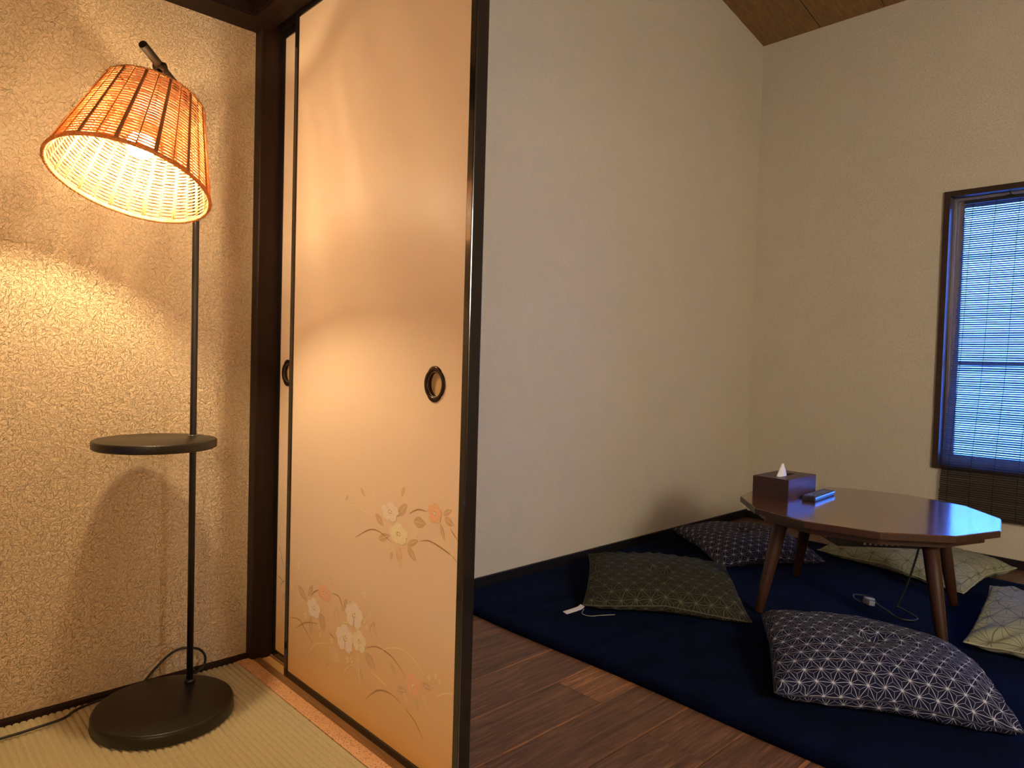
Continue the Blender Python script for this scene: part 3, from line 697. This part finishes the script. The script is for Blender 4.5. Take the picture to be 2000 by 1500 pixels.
link('connector_ring', bm, plain('grey_ring', (.30, .31, .36), .3), pg)

# ---------------------------------------------------------------- things on the table
M_walnut = wood('walnut_veneer', (.034, .016, .011), (.10, .052, .038), 'X', 7, .38, .45, stretch=9); M_walnut_y = wood('walnut_veneer_front', (.018, .008, .006), (.042, .020, .014), 'Y', 7, .4, .45, stretch=9)
tbx = empty('tissue_box', (2.57, 1.172, TH), 'square-edged walnut tissue box on the table with white tissue showing', 'tissue box')
bm = bmesh.new(); hx, hy, hz, tk = .117, .068, .077, .006
box(bm, -hx, -hx+tk, -hy, hy, 0, hz, mi=1); box(bm, hx-tk, hx, -hy, hy, 0, hz, mi=1)
box(bm, -hx+tk, hx-tk, -hy, -hy+tk, 0, hz); box(bm, -hx+tk, hx-tk, hy-tk, hy, 0, hz)
box(bm, -hx+tk, hx-tk, -hy+tk, -.013, hz-tk, hz-.0003); box(bm, -hx+tk, hx-tk, .013, hy-tk, hz-tk, hz-.0003)
box(bm, -hx+tk, -.065, -.013, .013, hz-tk, hz-.0003); box(bm, .065, hx-tk, -.013, .013, hz-tk, hz-.0003)
link('cover', bm, [M_walnut, M_walnut_y], tbx)
bm = bmesh.new()
link('bottom_board', bx(-hx+.0005, hx-.0005, -hy+.0005, hy-.0005, .0002, .0125), M_walnut, tbx)
bm = bmesh.new(); N = 14; rows_ = []
for i in range(9):
    s = i/8; w_ = .034*(1-s)**.9 + .0035; row = []
    for j in range(N):
        a = 2*PI*j/N; fold = 1 + .22*math.sin(a*3+s*2)
        row.append(bm.verts.new((-.022 + w_*math.cos(a)*fold*1.0 + .008*s, .010*(1-s*.7)*math.sin(a)*fold + .004*s, hz-.004 + .048*s)))
    rows_.append(row)
for a, b in zip(rows_, rows_[1:]):
    for j in range(N): bm.faces.new((a[j], a[(j+1) % N], b[(j+1) % N], b[j])).smooth = True
bm.faces.new(rows_[-1])
link('tissue', bm, plain('tissue_paper', (.82, .83, .85), .8, spec=.2, bump=.2), tbx)
rc = empty('remote_control', (2.632, 1.068, TH+.0003), 'slim black remote control with buttons lying beside the tissue box', 'remote control', rz=.06)
bm = bmesh.new(); box(bm, -.105, .105, -.024, .024, 0, .018, bev=.004); link('body', bm, plain('remote_plastic', (.018, .019, .024), .3), rc)
M_btn = plain('grey_buttons', (.16, .17, .19), .5)
for i in range(8):
    for j in range(3):
        bm = bmesh.new(); box(bm, -.088+i*.021, -.076+i*.021, -.0165+j*.0125, -.0085+j*.0125, .0178, .0198, bev=.0008); link('button', bm, M_btn, rc)
bm = bx(-.1045, .1045, -.0247, -.0238, .010, .0155); link('side_strip', bm, plain('silver_strip', (.42, .45, .52), .25, .8), rc)

# ---------------------------------------------------------------- floor cushions
def cushion(name, corners, H, mat, label, cz=(.05, .05, .05, .05), seamcol=None, tuft=True, pinch=.10, power=.42, seed=0, uvrot=0, mid=.055, wr=1.0, seam_r=.0022):
    """corners in order around; centre at their mean. Cushion of two puffed cloth faces sewn together along the edge."""
    P = [Vector((x, y, 0)) for x, y in corners]; c = sum(P, Vector())/4; P = [p-c for p in P]
    L = (P[1]-P[0]).length; W = (P[3]-P[0]).length
    root = empty(name, (c.x, c.y, 0), label, 'cushion'); 
    root['group'] = 'floor cushions around the low table'
    N = 72; bm = bmesh.new(); uvl = bm.loops.layers.uv.new('UVMap')
    def ground(x, y): 
        X, Y_ = x+c.x, y+c.y
        return (RZ + max(.002, .0045)) if (rx0 < X < rx1 and ry0 < Y_ < ry1) else .003
    def pt(u, v, sgn):
        s, t_ = (u+1)/2, (v+1)/2
        pin_u = 1 - pinch*(1-v*v)*abs(u)**3*.5; pin_v = 1 - pinch*(1-u*u)*abs(v)**3*.5
        s2, t2 = (u*pin_u+1)/2, (v*pin_v+1)/2
        b = P[0]*(1-s2)*(1-t2) + P[1]*s2*(1-t2) + P[2]*s2*t2 + P[3]*(1-s2)*t2
        e = max(0, (1-u*u)*(1-v*v))
        edge_z = (cz[0]*(1-s)*(1-t_) + cz[1]*s*(1-t_) + cz[2]*s*t_ + cz[3]*(1-s)*t_)
        edge_z += .020*max(1-u*u, 1-v*v)*(1 if max(abs(u), abs(v)) > 0 else 1)*(1-abs(u*v))
        zm = edge_z + (mid-edge_z)*min(1, 1.3*(1-abs(u)**3)*(1-abs(v)**3)) 
        puff = e**power
        nz = noise.noise(Vector((u*2.3+seed, v*2.3, seed*1.7)))*.010 + noise.noise(Vector((u*5+seed, v*5, 2)))*.004*wr
        rim = (1 - puff); ang = math.atan2(v, u)
        wrk = .0045*wr*math.sin(ang*34 + 3*noise.noise(Vector((u*3, v*3, seed))))*math.exp(-((puff-.32)/.22)**2)
        tf = .030*math.exp(-((u*u+v*v)/.010)) + .012*math.exp(-((u*u+v*v)/.10)) if tuft else 0
        gz = ground(b.x, b.y)
        if sgn > 0: z = zm + puff*(H-mid) + nz*puff + wrk - tf
        else: z = max(gz, zm - puff*(mid-gz)*1.6 + wrk*.5)
        z = max(z, gz + (0 if sgn < 0 else .0015))
        return Vector((b.x, b.y, z))
    def par(i): 
        k = -1 + 2*i/N; return math.copysign(abs(math.sin(k*PI/2)), k)*.55 + k*.45
    top_ = [[None]*(N+1) for _ in range(N+1)]; bot = [[None]*(N+1) for _ in range(N+1)]; uvs = {}
    for i in range(N+1):
        for j in range(N+1):
            u, v = par(i), par(j); a = bm.verts.new(pt(u, v, 1)); top_[i][j] = a; uvs[a] = (u*L/2, v*W/2)
            if i in (0, N) or j in (0, N):
                bot[i][j] = a
            else:
                b = bm.verts.new(pt(u, v, -1)); bot[i][j] = b; uvs[b] = (u*L/2 + .013, v*W/2)
    for i in range(N):
        for j in range(N):
            for g, fl in ((top_, False), (bot, True)):
                q = [g[i][j], g[i+1][j], g[i+1][j+1], g[i][j+1]]
                if fl: q = q[::-1]
                f = bm.faces.new(q); f.smooth = True; f.tag = fl
                for l in f.loops: l[uvl].uv = uvs[l.vert]
    def arc(g):
        import itertools
        U = [[0]*(N+1) for _ in range(N+1)]; V = [[0]*(N+1) for _ in range(N+1)]; h = N//2
        for j in range(N+1):
            for i in range(h+1, N+1): U[i][j] = U[i-1][j] + (g[i][j].co-g[i-1][j].co).length
            for i in range(h-1, -1, -1): U[i][j] = U[i+1][j] - (g[i][j].co-g[i+1][j].co).length
            for i in range(N+1):
                pass
        for i in range(N+1):
            for j in range(h+1, N+1): V[i][j] = V[i][j-1] + (g[i][j].co-g[i][j-1].co).length
            for j in range(h-1, -1, -1): V[i][j] = V[i][j+1] - (g[i][j].co-g[i][j+1].co).length
        return U, V
    for g, off in ((top_, 0), (bot, .013)):
        U, V = arc(g); idx = {}
        for i in range(N+1):
            for j in range(N+1): idx[g[i][j]] = (U[i][j]+off, V[i][j])
        for f in bm.faces:
            if all(l.vert in idx for l in f.loops) and f.tag == (g is bot):
                for l in f.loops: l[uvl].uv = idx[l.vert]
    edge = [top_[i][0].co.copy() for i in range(N)] + [top_[N][j].co.copy() for j in range(N)] + [top_[i][N].co.copy() for i in range(N, 0, -1)] + [top_[0][j].co.copy() for j in range(N, 0, -1)]
    link('cover', bm, mat, root)
    bm = bmesh.new(); tube(bm, edge, seam_r, 5, closed=True); link('seam', bm, seamcol or mat, root)
    if tuft:
        bm = bmesh.new(); zc_ = pt(0, 0, 1).z; R = random.Random(seed)
        for k in range(3):
            a = R.uniform(0, 6.28); r = R.uniform(.012, .024)
            tube(bm, spline([(0, 0, zc_-.002), (r*.5*math.cos(a), r*.5*math.sin(a), zc_+.010), (r*math.cos(a), r*math.sin(a), zc_+.013), (r*1.3*math.cos(a+.8), r*1.3*math.sin(a+.8), zc_+.007)], 5), .0014, 5)
        link('tuft', bm, seamcol or M_yarn, root)
    return root
M_yarn = plain('cream_yarn', (.55, .50, .42), .9)
M_navy = asanoha('navy_hemp_leaf_cloth', (.006, .007, .028), (.44, .46, .54), .040, .018, .015, .100)
M_olive = asanoha('olive_hemp_leaf_cloth', (.017, .018, .011), (.15, .14, .085), .052, .022, .020, .05, fac=.75)
M_lime = asanoha('pale_green_hemp_leaf_cloth', (.27, .275, .18), (.06, .06, .04), .085, .022, .020, .045, fac=.85, weave=.15)
M_olive_seam = plain('olive_piping', (.07, .07, .05), .9); M_lime_seam = plain('pale_green_piping', (.36, .36, .24), .9); M_navy_seam = plain('navy_piping', (.03, .03, .05), .9)
cushion('floor_cushion', [(1.69, .774), (1.961, .304), (2.335, .545), (2.13, 1.03)], .148, M_navy, 'dark navy cushion with white star lattice, nearest, overlapping the front rug edge', (.045, .04, .05, .07), M_navy_seam, seed=1, mid=.065, pinch=.04, power=.36).children[2].data.materials[0] = M_yarn
B_ = cushion('floor_cushion', [(1.80, 1.50), (2.13, 1.06), (2.60, 1.42), (2.235, 1.84)], .115, M_olive, 'dark olive green lattice cushion with a white sewn label, left of the table', (.045, .035, .05, .07), M_olive_seam, seed=2, mid=.06)
cushion('floor_cushion', [(2.63, 1.46), (3.06, 1.20), (3.37, 1.62), (2.94, 1.90)], .125, M_navy, 'navy star lattice cushion behind the table, against the back wall', (.035, .035, .05, .06), M_navy_seam, seed=3, mid=.06)
cushion('floor_cushion', [(3.044, .682), (3.62, .62), (3.66, 1.22), (3.214, 1.30)], .11, M_lime, 'pale green lattice cushion on the far side of the table below the window', (.035, .04, .05, .04), M_lime_seam, seed=4, mid=.055)
cushion('floor_cushion', [(2.46, .545), (2.52, -.05), (3.10, .02), (3.05, .60)], .13, M_lime, 'pale green lattice cushion with curled corner, cut off by the right photo edge', (.045, .045, .05, .085), M_lime_seam, seed=5, mid=.065, wr=1.4, pinch=.10)
# sewn label on the olive cushion
bm = bmesh.new(); pts = [(0, 0, .006), (-.012, .004, .002), (-.03, .010, .001), (-.085, .030, .002)]
A = []; 
for p in spline(pts, 5): A.append((bm.verts.new((p.x-.005, p.y-.009, p.z)), bm.verts.new((p.x+.005, p.y+.009, p.z+.002)), bm.verts.new((p.x+.005, p.y+.009, p.z+.0032)), bm.verts.new((p.x-.005, p.y-.009, p.z+.0012))))
for a, b in zip(A, A[1:]):
    for k in range(4): bm.faces.new((a[k], a[(k+1) % 4], b[(k+1) % 4], b[k]))
bm.faces.new(A[0]); bm.faces.new(A[-1][::-1])
lb = link('sewn_label', bm, plain('white_label', (.72, .70, .68), .7), B_); lb['label'] = 'white fabric label'
lb.location = (1.795-B_.location.x, 1.497-B_.location.y, .038); lb.rotation_euler = (0, 0, .35)
bm = bmesh.new(); tube(bm, spline([(0, 0, .012), (-.02, -.01, .004), (-.015, -.04, .003), (.02, -.06, .003), (.06, -.085, .003)], 6), .0009, 5)
th_ = link('loose_thread', bm, M_yarn, B_); th_.location = (1.80-B_.location.x, 1.495-B_.location.y, RZ+.003)

# ---------------------------------------------------------------- unseen paper lantern, added to brighten the far room
cf = empty('added_fill_lantern', (1.085, -1.25, 0), 'unseen tall paper lantern, added behind the partition to light the far room', 'lantern')
t = NT('added_lantern_paper'); t.t.nodes.remove(t.b); em = t.n('Emission'); em.inputs[0].default_value = (*ROOM_FILL_COLOR, 1); em.inputs[1].default_value = ROOM_FILL_STRENGTH; t.l(em.outputs[0], t.out.inputs[0])
bm = bmesh.new(); lathe(bm, [(0, 1.62), (.09, 1.62), (.13, 1.52), (.145, 1.36), (.13, 1.20), (.09, 1.10), (0, 1.10)], 28); link('fill_shade', bm, t.m, cf)
bm = bmesh.new(); lathe(bm, [(0, 0), (.13, 0), (.13, .02), (.012, .028), (.012, 1.098), (0, 1.098)], 28); link('stand', bm, M_blackmetal, cf)

# ---------------------------------------------------------------- unseen round paper lamp, added as ambient fill for the tatami room
cf = empty('added_fill_lamp', (-.95, -.95, 0), 'unseen round paper lamp, added behind the camera to fill the tatami room with light', 'floor lamp')
t = NT('added_lamp_paper'); t.t.nodes.remove(t.b); em = t.n('Emission'); em.inputs[0].default_value = (*NEAR_FILL_COLOR, 1); em.inputs[1].default_value = NEAR_FILL_STRENGTH; t.l(em.outputs[0], t.out.inputs[0])
bm = bmesh.new(); lathe(bm, [(0, 1.73)] + [(.28*math.sin(a*PI/10), 1.45+.28*math.cos(a*PI/10)) for a in range(1, 10)] + [(0, 1.17)], 28); link('fill_shade', bm, t.m, cf)
bm = bmesh.new(); lathe(bm, [(0, 0), (.13, 0), (.13, .02), (.012, .028), (.012, 1.169), (0, 1.169)], 28); link('stand', bm, M_blackmetal, cf)
